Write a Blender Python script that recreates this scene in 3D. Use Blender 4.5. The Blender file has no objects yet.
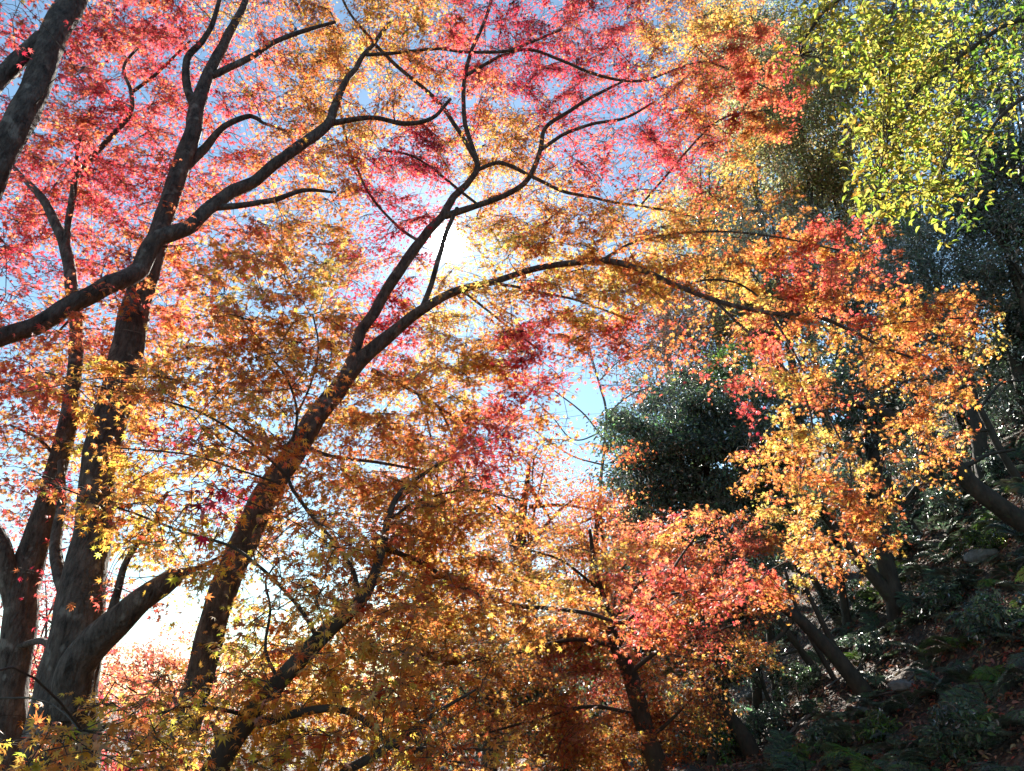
import bpy, math, random
import numpy as np
from mathutils import Vector

# ------------------------------------------------------------------ camera, sky, sun, exposure
scene = bpy.context.scene
W, H, FPX = 1024, 771, 745.0
PITCH = math.radians(22.0)
CAM = np.array([0.0, 0.0, 1.6])
cp, sp = math.cos(PITCH), math.sin(PITCH)

cam_data = bpy.data.cameras.new("camera")
cam_data.sensor_width = 36.0
cam_data.lens = FPX / W * 36.0
cam_data.clip_start = 0.05
cam_data.clip_end = 3000.0
cam = bpy.data.objects.new("camera", cam_data)
cam.location = CAM
cam.rotation_euler = (math.pi / 2 + PITCH, 0, 0)
scene.collection.objects.link(cam)
scene.camera = cam


def ray(px, py):
    px = np.asarray(px, float); py = np.asarray(py, float)
    u = (px - W / 2) / FPX; v = (H / 2 - py) / FPX
    return np.stack([u, cp - v * sp, sp + v * cp], -1)


def P(px, py, d):
    r = ray(px, py)
    return CAM + r * (np.asarray(d, float) / r[..., 1])[..., None]


def project(p):
    q = p - CAM
    f = q[..., 1] * cp + q[..., 2] * sp
    up = -q[..., 1] * sp + q[..., 2] * cp
    return W / 2 + FPX * q[..., 0] / f, H / 2 - FPX * up / f


SUN_PX = (446, 243)
sd = ray(*SUN_PX); sd = sd / np.linalg.norm(sd)
SUN_EL = math.asin(sd[2]); SUN_AZ = math.atan2(sd[0], sd[1])     # azimuth from +Y towards +X

SKY_STRENGTH = 0.064
SUN_STRENGTH = 5.0
EXPOSURE = 1.75

world = bpy.data.worlds.new("World"); scene.world = world
world.use_nodes = True
nt = world.node_tree; nt.nodes.clear()
out = nt.nodes.new("ShaderNodeOutputWorld")
bg = nt.nodes.new("ShaderNodeBackground"); bg.inputs[1].default_value = SKY_STRENGTH
sky = nt.nodes.new("ShaderNodeTexSky"); sky.sky_type = 'NISHITA'
sky.sun_disc = False
sky.sun_elevation = SUN_EL
sky.sun_rotation = SUN_AZ
sky.air_density = 1.0; sky.dust_density = 0.0; sky.ozone_density = 0.5; sky.altitude = 1200.0
# the sun itself and the bright aureole round it, as part of the sky
tc = nt.nodes.new("ShaderNodeTexCoord")
dot = nt.nodes.new("ShaderNodeVectorMath"); dot.operation = 'DOT_PRODUCT'
nt.links.new(tc.outputs["Generated"], dot.inputs[0]); dot.inputs[1].default_value = tuple(sd)
acos = nt.nodes.new("ShaderNodeMath"); acos.operation = 'ARCCOSINE'
nt.links.new(dot.outputs["Value"], acos.inputs[0])


def expfall(width, amp):
    d_ = nt.nodes.new("ShaderNodeMath"); d_.operation = 'DIVIDE'
    nt.links.new(acos.outputs[0], d_.inputs[0]); d_.inputs[1].default_value = -math.radians(width)
    e_ = nt.nodes.new("ShaderNodeMath"); e_.operation = 'EXPONENT'
    nt.links.new(d_.outputs[0], e_.inputs[0])
    m_ = nt.nodes.new("ShaderNodeMath"); m_.operation = 'MULTIPLY'
    nt.links.new(e_.outputs[0], m_.inputs[0]); m_.inputs[1].default_value = amp
    return m_


g1, g2 = expfall(0.27, 900.0), expfall(6.5, 3.2)
ga = nt.nodes.new("ShaderNodeMath"); ga.operation = 'ADD'
nt.links.new(g1.outputs[0], ga.inputs[0]); nt.links.new(g2.outputs[0], ga.inputs[1])
tint = nt.nodes.new("ShaderNodeVectorMath"); tint.operation = 'SCALE'
tint.inputs[0].default_value = (1.0, 0.97, 0.92)
nt.links.new(ga.outputs[0], tint.inputs["Scale"])
addv = nt.nodes.new("ShaderNodeVectorMath"); addv.operation = 'ADD'
hue = nt.nodes.new("ShaderNodeVectorMath"); hue.operation = 'MULTIPLY'
hue.inputs[1].default_value = (1.0, 1.10, 1.0)
nt.links.new(sky.outputs[0], hue.inputs[0]); nt.links.new(hue.outputs[0], addv.inputs[0]); nt.links.new(tint.outputs[0], addv.inputs[1])
nt.links.new(addv.outputs[0], bg.inputs[0]); nt.links.new(bg.outputs[0], out.inputs[0])

sun_data = bpy.data.lights.new("sun", 'SUN')
sun_data.energy = SUN_STRENGTH; sun_data.angle = math.radians(0.5); sun_data.color = (1.0, 0.94, 0.84)
sun = bpy.data.objects.new("sun", sun_data)
sun.rotation_euler = Vector(-sd).to_track_quat('-Z', 'Y').to_euler()
sun.location = tuple(sd * 100)
scene.collection.objects.link(sun)

scene.view_settings.view_transform = 'Standard'
scene.view_settings.look = 'None'
scene.view_settings.gamma = 1.0
scene.view_settings.exposure = EXPOSURE
scene.view_settings.use_curve_mapping = False
scene.render.engine = 'CYCLES'
cy = scene.cycles
cy.max_bounces = 7; cy.diffuse_bounces = 4; cy.glossy_bounces = 2; cy.transmission_bounces = 5
cy.sample_clamp_indirect = 6.0
cy.use_denoising = True
cy.caustics_reflective = False; cy.caustics_refractive = False

rng = np.random.default_rng(11)
random.seed(5)
COL = scene.collection


# ------------------------------------------------------------------ object helpers
def tag(o, label=None, cat=None, group=None, kind=None):
    if label: o["label"] = label
    if cat: o["category"] = cat
    if group: o["group"] = group
    if kind: o["kind"] = kind
    return o


def empty(name, loc):
    o = bpy.data.objects.new(name, None)
    o.empty_display_size = 0.2
    o.location = tuple(float(v) for v in loc)
    COL.objects.link(o)
    return o


def mesh_from(name, verts, quads, mat, parent=None, tint_attr=None, smooth=False, origin=None):
    """verts (N,3), quads (M,4) -> ONE mesh object. Coordinates are world; origin is subtracted."""
    verts = np.asarray(verts, np.float64)
    if origin is not None:
        verts = verts - np.asarray(origin)
    quads = np.asarray(quads, np.int32)
    me = bpy.data.meshes.new(name)
    me.vertices.add(len(verts)); me.vertices.foreach_set("co", verts.astype(np.float32).ravel())
    k = quads.shape[1]
    me.loops.add(quads.size); me.loops.foreach_set("vertex_index", quads.ravel())
    me.polygons.add(len(quads))
    me.polygons.foreach_set("loop_start", np.arange(0, quads.size, k, dtype=np.int32))
    if smooth:
        me.polygons.foreach_set("use_smooth", np.ones(len(quads), bool))
    if tint_attr is not None:
        a = me.attributes.new("tint", 'FLOAT_COLOR', 'POINT')
        c = np.ones((len(verts), 4), np.float32); c[:, :3] = tint_attr
        a.data.foreach_set("color", c.ravel())
    me.update(calc_edges=True)
    me.materials.append(mat)
    o = bpy.data.objects.new(name, me)
    COL.objects.link(o)
    if parent is not None:
        o.parent = parent
    return o


def norm(v):
    return v / np.maximum(np.linalg.norm(v, axis=-1, keepdims=True), 1e-9)


# ------------------------------------------------------------------ terrain shape
def softplus(t, k):
    return np.logaddexp(0, t / k) * k


def ground(x, y):
    x = np.asarray(x, float); y = np.asarray(y, float)
    h = softplus(x - 4.6, 0.7) * 0.80
    h = np.where(h > 14, 14 + 16 * (1 - np.exp(-(h - 14) / 16)), h)
    l = softplus(-x - 2.0, 1.0) * 0.34
    l = 7 * (1 - np.exp(-l / 7))
    back = softplus(y - 24, 4.0) * 0.14 / (1 + np.exp(-(x - 3) / 3.0))
    back = 16 * (1 - np.exp(-back / 16))
    n = (np.sin(x * 1.7 + y * 0.6) * np.cos(y * 1.3 - x * 0.4) * 0.16 + np.sin(x * 4.1 + 1.3) * np.sin(y * 3.7) * 0.07)
    amp = 1 / (1 + np.exp(-(np.abs(x) - 3.5)))
    return h - l + back + n * amp


def hit_ground(px, py, tmax=60):
    r = norm(ray(px, py))
    t = np.arange(4, tmax, 0.1)
    p = CAM + t[:, None] * r
    under = np.nonzero(p[:, 2] < ground(p[:, 0], p[:, 1]))[0]
    return p[under[0]] if len(under) else None


# ------------------------------------------------------------------ materials
def new_mat(name):
    m = bpy.data.materials.new(name); m.use_nodes = True
    m.node_tree.nodes.clear()
    return m, m.node_tree


def leaf_mat(name, trans, gloss, rough, refl=0.5):
    m, t = new_mat(name)
    N, L = t.nodes.new, t.links.new
    o = N("ShaderNodeOutputMaterial")
    at = N("ShaderNodeAttribute"); at.attribute_name = "tint"
    geo = N("ShaderNodeTexCoord")
    nz = N("ShaderNodeTexNoise"); nz.inputs["Scale"].default_value = 45.0; nz.inputs["Detail"].default_value = 2.0
    L(geo.outputs["Object"], nz.inputs["Vector"])
    mr = N("ShaderNodeMapRange"); mr.inputs["To Min"].default_value = 0.72; mr.inputs["To Max"].default_value = 1.25
    L(nz.outputs["Fac"], mr.inputs["Value"])
    sc = N("ShaderNodeVectorMath"); sc.operation = 'SCALE'
    L(at.outputs["Color"], sc.inputs[0]); L(mr.outputs[0], sc.inputs["Scale"])
    sr = N("ShaderNodeVectorMath"); sr.operation = 'SCALE'; sr.inputs["Scale"].default_value = refl
    L(sc.outputs[0], sr.inputs[0])
    df = N("ShaderNodeBsdfDiffuse"); L(sr.outputs[0], df.inputs["Color"])
    tr = N("ShaderNodeBsdfTranslucent"); L(sc.outputs[0], tr.inputs["Color"])
    mx = N("ShaderNodeMixShader"); mx.inputs[0].default_value = trans
    L(df.outputs[0], mx.inputs[1]); L(tr.outputs[0], mx.inputs[2])
    gl = N("ShaderNodeBsdfGlossy"); gl.inputs["Roughness"].default_value = rough
    fr = N("ShaderNodeFresnel"); fr.inputs["IOR"].default_value = 1.45
    fm = N("ShaderNodeMath"); fm.operation = 'MULTIPLY'; fm.inputs[1].default_value = gloss
    L(fr.outputs[0], fm.inputs[0])
    m2 = N("ShaderNodeMixShader"); L(fm.outputs[0], m2.inputs[0])
    L(mx.outputs[0], m2.inputs[1]); L(gl.outputs[0], m2.inputs[2])
    L(m2.outputs[0], o.inputs["Surface"])
    return m


def bark_mat(name, c1, c2, scale=6.0, bump=0.6, moss=None):
    m, t = new_mat(name)
    N, L = t.nodes.new, t.links.new
    o = N("ShaderNodeOutputMaterial")
    b = N("ShaderNodeBsdfPrincipled"); b.inputs["Roughness"].default_value = 0.85
    tcn = N("ShaderNodeTexCoord")
    mp = N("ShaderNodeMapping"); mp.inputs["Scale"].default_value = (1, 1, 0.45)
    L(tcn.outputs["Object"], mp.inputs["Vector"])
    n1 = N("ShaderNodeTexNoise"); n1.inputs["Scale"].default_value = scale; n1.inputs["Detail"].default_value = 8
    n1.inputs["Roughness"].default_value = 0.7
    L(mp.outputs[0], n1.inputs["Vector"])
    r1 = N("ShaderNodeValToRGB")
    r1.color_ramp.elements[0].position = 0.36; r1.color_ramp.elements[0].color = (*c1, 1)
    r1.color_ramp.elements[1].position = 0.66; r1.color_ramp.elements[1].color = (*c2, 1)
    L(n1.outputs["Fac"], r1.inputs[0])
    # lichen blotches
    n3 = N("ShaderNodeTexNoise"); n3.inputs["Scale"].default_value = 8.0; n3.inputs["Detail"].default_value = 5
    L(tcn.outputs["Object"], n3.inputs["Vector"])
    r3 = N("ShaderNodeValToRGB")
    r3.color_ramp.elements[0].position = 0.60; r3.color_ramp.elements[0].color = (0, 0, 0, 1)
    r3.color_ramp.elements[1].position = 0.68; r3.color_ramp.elements[1].color = (0.55, 0.55, 0.55, 1)
    L(n3.outputs["Fac"], r3.inputs[0])
    mix = N("ShaderNodeMix"); mix.data_type = 'RGBA'
    L(r3.outputs[0], mix.inputs["Factor"]); L(r1.outputs[0], mix.inputs["A"])
    mix.inputs["B"].default_value = (*(moss or (c2[0] * 1.5, c2[1] * 1.5, c2[2] * 1.5)), 1)
    L(mix.outputs["Result"], b.inputs["Base Color"])
    n2 = N("ShaderNodeTexNoise"); n2.inputs["Scale"].default_value = scale * 2.5; n2.inputs["Detail"].default_value = 6
    L(mp.outputs[0], n2.inputs["Vector"])
    bp = N("ShaderNodeBump"); bp.inputs["Strength"].default_value = bump; bp.inputs["Distance"].default_value = 0.035
    L(n2.outputs["Fac"], bp.inputs["Height"]); L(bp.outputs[0], b.inputs["Normal"])
    L(b.outputs[0], o.inputs["Surface"])
    return m


MAPLE = leaf_mat("maple_leaf", 0.82, 0.10, 0.5, 0.6)
BROAD = leaf_mat("broad_leaf", 0.66, 0.12, 0.55)
GLOSSY = leaf_mat("evergreen_leaf", 0.5, 1.2, 0.45, 1.0)
FERN = leaf_mat("fern_leaf", 0.45, 0.6, 0.5, 0.9)
DRY = leaf_mat("dry_leaf", 0.25, 0.3, 0.55, 0.9)
BARK = bark_mat("maple_bark", (0.022, 0.018, 0.016), (0.15, 0.125, 0.108), 17.0, 1.0, moss=(.30, .29, .26))
BARK_DARK = bark_mat("dark_bark", (0.03, 0.024, 0.018), (0.085, 0.065, 0.048), 7.0, moss=(0.07, 0.09, 0.04))
BARK_GREY = bark_mat("grey_bark", (0.10, 0.09, 0.08), (0.2, 0.185, 0.17), 7.0)
STONE = bark_mat("stone", (0.10, 0.10, 0.095), (0.32, 0.32, 0.31), 5.0, 0.8, moss=(0.06, 0.09, 0.03))

m, t = new_mat("leaf_litter_soil")
N, L = t.nodes.new, t.links.new
o = N("ShaderNodeOutputMaterial"); b = N("ShaderNodeBsdfPrincipled"); b.inputs["Roughness"].default_value = 0.9
tcn = N("ShaderNodeTexCoord")
v1 = N("ShaderNodeTexVoronoi"); v1.inputs["Scale"].default_value = 16
L(tcn.outputs["Object"], v1.inputs["Vector"])
r1 = N("ShaderNodeValToRGB")
for i, (pos, c) in enumerate([(0.0, (0.03, 0.02, 0.014)), (0.45, (0.07, 0.045, 0.03)), (0.75, (0.13, 0.075, 0.05)), (1.0, (0.17, 0.12, 0.09))]):
    e = r1.color_ramp.elements[0] if i == 0 else (r1.color_ramp.elements[1] if i == 3 else r1.color_ramp.elements.new(pos))
    e.position = pos; e.color = (*c, 1)
sx = N("ShaderNodeSeparateColor"); L(v1.outputs["Color"], sx.inputs[0]); L(sx.outputs[0], r1.inputs[0])
n1 = N("ShaderNodeTexNoise"); n1.inputs["Scale"].default_value = 0.9; n1.inputs["Detail"].default_value = 6
L(tcn.outputs["Object"], n1.inputs["Vector"])
mr = N("ShaderNodeMapRange"); mr.inputs["To Min"].default_value = 0.3; mr.inputs["To Max"].default_value = 1.0
L(n1.outputs["Fac"], mr.inputs["Value"])
sc = N("ShaderNodeVectorMath"); sc.operation = 'SCALE'; L(r1.outputs[0], sc.inputs[0]); L(mr.outputs[0], sc.inputs["Scale"])
L(sc.outputs[0], b.inputs["Base Color"])
bp = N("ShaderNodeBump"); bp.inputs["Distance"].default_value = 0.04; L(v1.outputs["Distance"], bp.inputs["Height"])
L(bp.outputs[0], b.inputs["Normal"]); L(b.outputs[0], o.inputs["Surface"])
SOIL = m

# ------------------------------------------------------------------ terrain sheet
s_ = np.linspace(-1, 1, 260)
gx = np.sinh(s_ * 4.2) / math.sinh(4.2) * 700
gy = np.sinh(s_ * 4.2) / math.sinh(4.2) * 700 + 14
X, Y = np.meshgrid(gx, gy)
Z = ground(X, Y)
idx = np.arange(260 * 260).reshape(260, 260)
q = np.stack([idx[:-1, :-1], idx[:-1, 1:], idx[1:, 1:], idx[1:, :-1]], -1).reshape(-1, 4)
hill = mesh_from("hillside", np.stack([X, Y, Z], -1).reshape(-1, 3), q, SOIL, smooth=True)
tag(hill, kind="structure")

# ------------------------------------------------------------------ leaf templates
def maple_template(lobes=7, droop=0.22, fold=0.08):
    if lobes == 7:
        ang = [0, 40, -40, 82, -82, 128, -128]; ln = [1.0, 0.93, 0.93, 0.74, 0.74, 0.42, 0.42]
    else:
        ang = [0, 48, -48, 100, -100]; ln = [1.0, 0.9, 0.9, 0.62, 0.62]
    ang, ln = [math.radians(a) for a in ang], ln
    order = sorted(range(len(ang)), key=lambda i: ang[i])
    V = [(0, 0, 0)]; Q = []
    n = len(order); sh = []
    for k in range(n + 1):
        if k == 0: a = ang[order[0]] - 0.33; r = 0.20
        elif k == n: a = ang[order[-1]] + 0.33; r = 0.20
        else:
            a = (ang[order[k - 1]] + ang[order[k]]) / 2; r = 0.36 * min(1, 0.45 + 0.55 * (ln[order[k - 1]] + ln[order[k]]) / 2)
        V.append((r * math.sin(a), r * math.cos(a), -droop * r * r + fold * 0.6)); sh.append(len(V) - 1)
    for k in range(n):
        i = order[k]; l = ln[i]; a = ang[i]
        V.append((l * math.sin(a), l * math.cos(a), -droop * l * l)); tip = len(V) - 1
        Q.append((0, sh[k], tip, sh[k + 1]))
    return np.array(V) / 1.75, np.array(Q)


def oval_template(ratio=0.42, fold=0.12, droop=0.2):
    V = [(0, 0, 0), (-ratio / 2, 0.38, fold), (0, 0.45, 0), (ratio / 2, 0.38, fold), (-ratio * .36, 0.72, fold * .6 - droop * .4), (0, 1, -droop), (ratio * .36, 0.72, fold * .6 - droop * .4)]
    Q = [(0, 2, 4, 1), (0, 3, 6, 2), (4, 2, 5, 5), (2, 6, 5, 5)]
    V = [(0, 0, 0), (-ratio / 2, 0.45, fold), (0, 1.0, -droop), (ratio / 2, 0.45, fold)]
    V = np.array(V); V[:, 1] -= 0.4
    # two quads folded along the midrib
    V = np.array([(0, -0.4, 0), (-ratio / 2, -0.1, fold), (-ratio * .42, 0.25, fold * .6), (0, 0.6, -droop), (ratio * .42, 0.25, fold * .6), (ratio / 2, -0.1, fold)])
    return V, np.array([(0, 3, 2, 1), (0, 5, 4, 3)])


T_MAPLE7, T_MAPLE5, T_OVAL = maple_template(7), maple_template(5, 0.3, 0.05), oval_template()
T_MAPLE7B = maple_template(7, 0.5, 0.14)
T_NEEDLE = oval_template(0.2, 0.03, 0.1)
T_PINNA = oval_template(0.17, 0.02, 0.15)


def leaf_arrays(tmpl, pos, nrm, tip, size, col):
    V, Q = tmpl
    n = norm(nrm); d = tip - n * np.sum(tip * n, -1, keepdims=True); d = norm(d); b = np.cross(d, n)
    M = np.stack([b, d, n], -1)                       # (N,3,3) columns
    verts = pos[:, None, :] + size[:, None, None] * np.einsum('nij,vj->nvi', M, V)
    k = len(V)
    quads = (np.arange(len(pos))[:, None, None] * k + Q[None]).reshape(-1, 4)
    cols = np.repeat(col, k, axis=0)
    return verts.reshape(-1, 3), quads, cols


def leaf_object(name, parts, mat, parent, origin):
    vs, qs, cs, off = [], [], [], 0
    for (v, q, c) in parts:
        vs.append(v); qs.append(q + off); cs.append(c); off += len(v)
    return mesh_from(name, np.concatenate(vs), np.concatenate(qs), mat, parent, np.concatenate(cs), origin=origin)


# ------------------------------------------------------------------ tubes
def smooth_path(p, r, step):
    p = np.asarray(p, float); r = np.asarray(r, float)
    if len(p) == 2:
        n = max(2, int(np.linalg.norm(p[1] - p[0]) / step) + 1); t_ = np.linspace(0, 1, n)[:, None]
        return p[0] + (p[1] - p[0]) * t_, r[0] + (r[1] - r[0]) * t_[:, 0]
    ext = np.vstack([2 * p[0] - p[1], p, 2 * p[-1] - p[-2]])
    op, orr = [], []
    for i in range(len(p) - 1):
        a, b_, c, d = ext[i:i + 4]
        n = max(1, int(np.linalg.norm(c - b_) / step))
        for k in range(n):
            s = k / n
            op.append(0.5 * ((2 * b_) + (-a + c) * s + (2 * a - 5 * b_ + 4 * c - d) * s * s + (-a + 3 * b_ - 3 * c + d) * s ** 3))
            orr.append(r[i] + (r[i + 1] - r[i]) * s)
    op.append(p[-1]); orr.append(r[-1])
    return np.array(op), np.array(orr)


def tube_arrays(p, r, sides, lumpy=0.0, seed=0):
    n = len(p)
    tan = np.gradient(p, axis=0); tan = norm(tan)
    ref = np.array([0.31, 0.87, 0.11]); u = np.cross(tan, ref); u = norm(u); v = np.cross(tan, u)
    a = np.linspace(0, 2 * math.pi, sides, endpoint=False)
    rr = np.repeat(r[:, None], sides, 1)
    if lumpy:
        s = np.concatenate([[0], np.cumsum(np.linalg.norm(np.diff(p, axis=0), axis=1))])[:, None]
        ph = seed * 1.7
        rr = rr * (1 + lumpy * (0.5 * np.sin(s * 5.1 + ph + 2 * np.cos(a + ph)) + 0.4 * np.sin(2 * a + s * 2.3 + ph) + 0.35 * np.sin(3 * a - s * 7.7 + ph * 2) + 0.3 * np.sin(s * 15 + 4 * a + ph)))
    ring = p[:, None, :] + rr[..., None] * (np.cos(a)[None, :, None] * u[:, None, :] + np.sin(a)[None, :, None] * v[:, None, :])
    verts = np.vstack([ring.reshape(-1, 3), p[-1:] + tan[-1:] * r[-1]])
    i = np.arange(n - 1)[:, None] * sides; j = np.arange(sides)[None, :]; j2 = (j + 1) % sides
    q = np.stack([i + j, i + j2, i + sides + j2, i + sides + j], -1).reshape(-1, 4)
    tipi = n * sides; jb = (n - 1) * sides + np.arange(sides); jb2 = (n - 1) * sides + (np.arange(sides) + 1) % sides
    q = np.vstack([q, np.stack([jb, jb2, np.full(sides, tipi), np.full(sides, tipi)], -1)]) if False else q
    cap = np.stack([jb, jb2, np.full(sides, tipi)], -1)
    return verts, q, cap


def kink(p, r, amp):
    # limbs do not run smooth: they bend a little at every node
    n = len(p)
    if n < 5: return p
    k = max(3, n // 5); g = rng.normal(0, 1, (k + 1, 3)); g[0] = 0
    t_ = np.linspace(0, k, n); i = np.minimum(t_.astype(int), k - 1); f = (t_ - i)[:, None]
    off = g[i] * (1 - f) + g[i + 1] * f
    return p + off * np.minimum(r * amp, 0.03)[:, None]


def tube_object(name, p, r, mat, parent, origin, sides=12, lumpy=0.0, seed=0, step=0.06):
    p, r = smooth_path(p, r, step)
    p = kink(p, r, 0.12 if name == "trunk" else 0.4)
    v, q, cap = tube_arrays(p, r, sides, lumpy, seed)
    me = bpy.data.meshes.new(name)
    v = v - np.asarray(origin)
    me.from_pydata(v.tolist(), [], q.tolist() + cap.tolist())
    me.polygons.foreach_set("use_smooth", np.ones(len(me.polygons), bool))
    me.update(); me.materials.append(mat)
    o = bpy.data.objects.new(name, me); COL.objects.link(o); o.parent = parent
    return o


# ------------------------------------------------------------------ palettes (linear leaf colour, weight)
PAL = {
    'R': [((.70, .080, .090), 5), ((.78, .15, .13), 3), ((.46, .035, .06), 2), ((.74, .20, .09), 2)],
    'M': [((.44, .034, .065), 4), ((.60, .06, .09), 3), ((.28, .025, .04), 2), ((.52, .16, .07), 2)],
    'C': [((.76, .18, .09), 4), ((.80, .26, .11), 3), ((.74, .12, .105), 3), ((.78, .36, .12), 1)],
    'O': [((.76, .28, .075), 4), ((.80, .38, .09), 3), ((.68, .19, .07), 3), ((.74, .44, .10), 1)],
    'G': [((.82, .47, .11), 4), ((.84, .58, .15), 3), ((.76, .34, .08), 2)],
    'B': [((.64, .28, .065), 4), ((.72, .38, .085), 3), ((.54, .18, .055), 2), ((.56, .38, .08), 2)],
    'Y': [((.82, .50, .10), 4), ((.78, .42, .08), 3), ((.60, .50, .09), 2), ((.80, .36, .08), 2)],
    'D': [((.60, .14, .055), 4), ((.64, .22, .06), 3), ((.48, .08, .045), 2), ((.60, .30, .06), 1)],
    'L': [((.50, .50, .08), 4), ((.60, .55, .11), 3), ((.34, .42, .07), 3), ((.58, .40, .05), 1)],
    'E': [((.095, .15, .075), 4), ((.14, .20, .09), 3), ((.07, .115, .07), 3)],
    'K': [((.50, .40, .18), 4), ((.40, .37, .19), 3), ((.55, .39, .17), 2), ((.28, .33, .16), 2)],
    'V': [((.26, .18, .15), 4), ((.20, .15, .14), 3), ((.32, .17, .10), 2)],
    'N': [((.12, .18, .12), 4), ((.10, .155, .105), 4), ((.155, .21, .12), 2)],
    'F': [((.14, .24, .035), 4), ((.10, .19, .03), 3), ((.20, .27, .04), 2)],
    'J': [((.34, .19, .13), 3), ((.25, .13, .085), 3), ((.44, .27, .19), 2), ((.42, .12, .07), 2), ((.34, .24, .15), 1)],
}


def pick(letter, n, bias=None):
    cs = np.array([c for c, w in PAL[letter]]); ws = np.array([w for c, w in PAL[letter]], float)
    if bias is not None: ws[bias] *= 4
    i = rng.choice(len(cs), n, p=ws / ws.sum())
    c = cs[i] * np.exp(rng.normal(0, 0.16, (n, 1)))
    c[:, 1] *= np.exp(rng.normal(0, 0.2, n))
    return np.clip(c, 0.004, 0.85)


# ------------------------------------------------------------------ maples: skeleton in photo pixels + distance -> real points
def pts(lst):
    d = lst[0][2]; out_ = []
    for a in lst:
        if len(a) == 4: d = a[2]; w = a[3]
        else: w = a[2]
        out_.append((a[0], a[1], d, w))
    a = np.array(out_, float)
    p = P(a[:, 0], a[:, 1], a[:, 2])
    dist = np.linalg.norm(p - CAM, axis=1)
    # depth along the optical axis
    f = (p - CAM)[:, 1] * cp + (p - CAM)[:, 2] * sp
    return p, a[:, 3] * np.where(a[:, 3] > 9, 0.41, 0.40) * f / FPX


def to_ground(p, r, lean=0.5):
    """continue the trunk from its lowest drawn point down into the ground"""
    d = norm(p[0] - p[1]); d = norm(d * lean + np.array([0, 0, -1.0]) * (1 - lean))
    extra, rad = [], []
    cur = p[0].copy()
    for k in range(60):
        cur = cur + d * 0.25
        extra.append(cur.copy()); h = cur[2] - ground(cur[0], cur[1])
        rad.append(r[0] * (1.02 + 0.6 * math.exp(-max(h, 0) / 0.25)))
        if h < -0.15: break
    ex = np.array(extra[::-1]); return np.vstack([ex, p]), np.concatenate([np.array(rad[::-1]), r])


MAPLES = []


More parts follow.
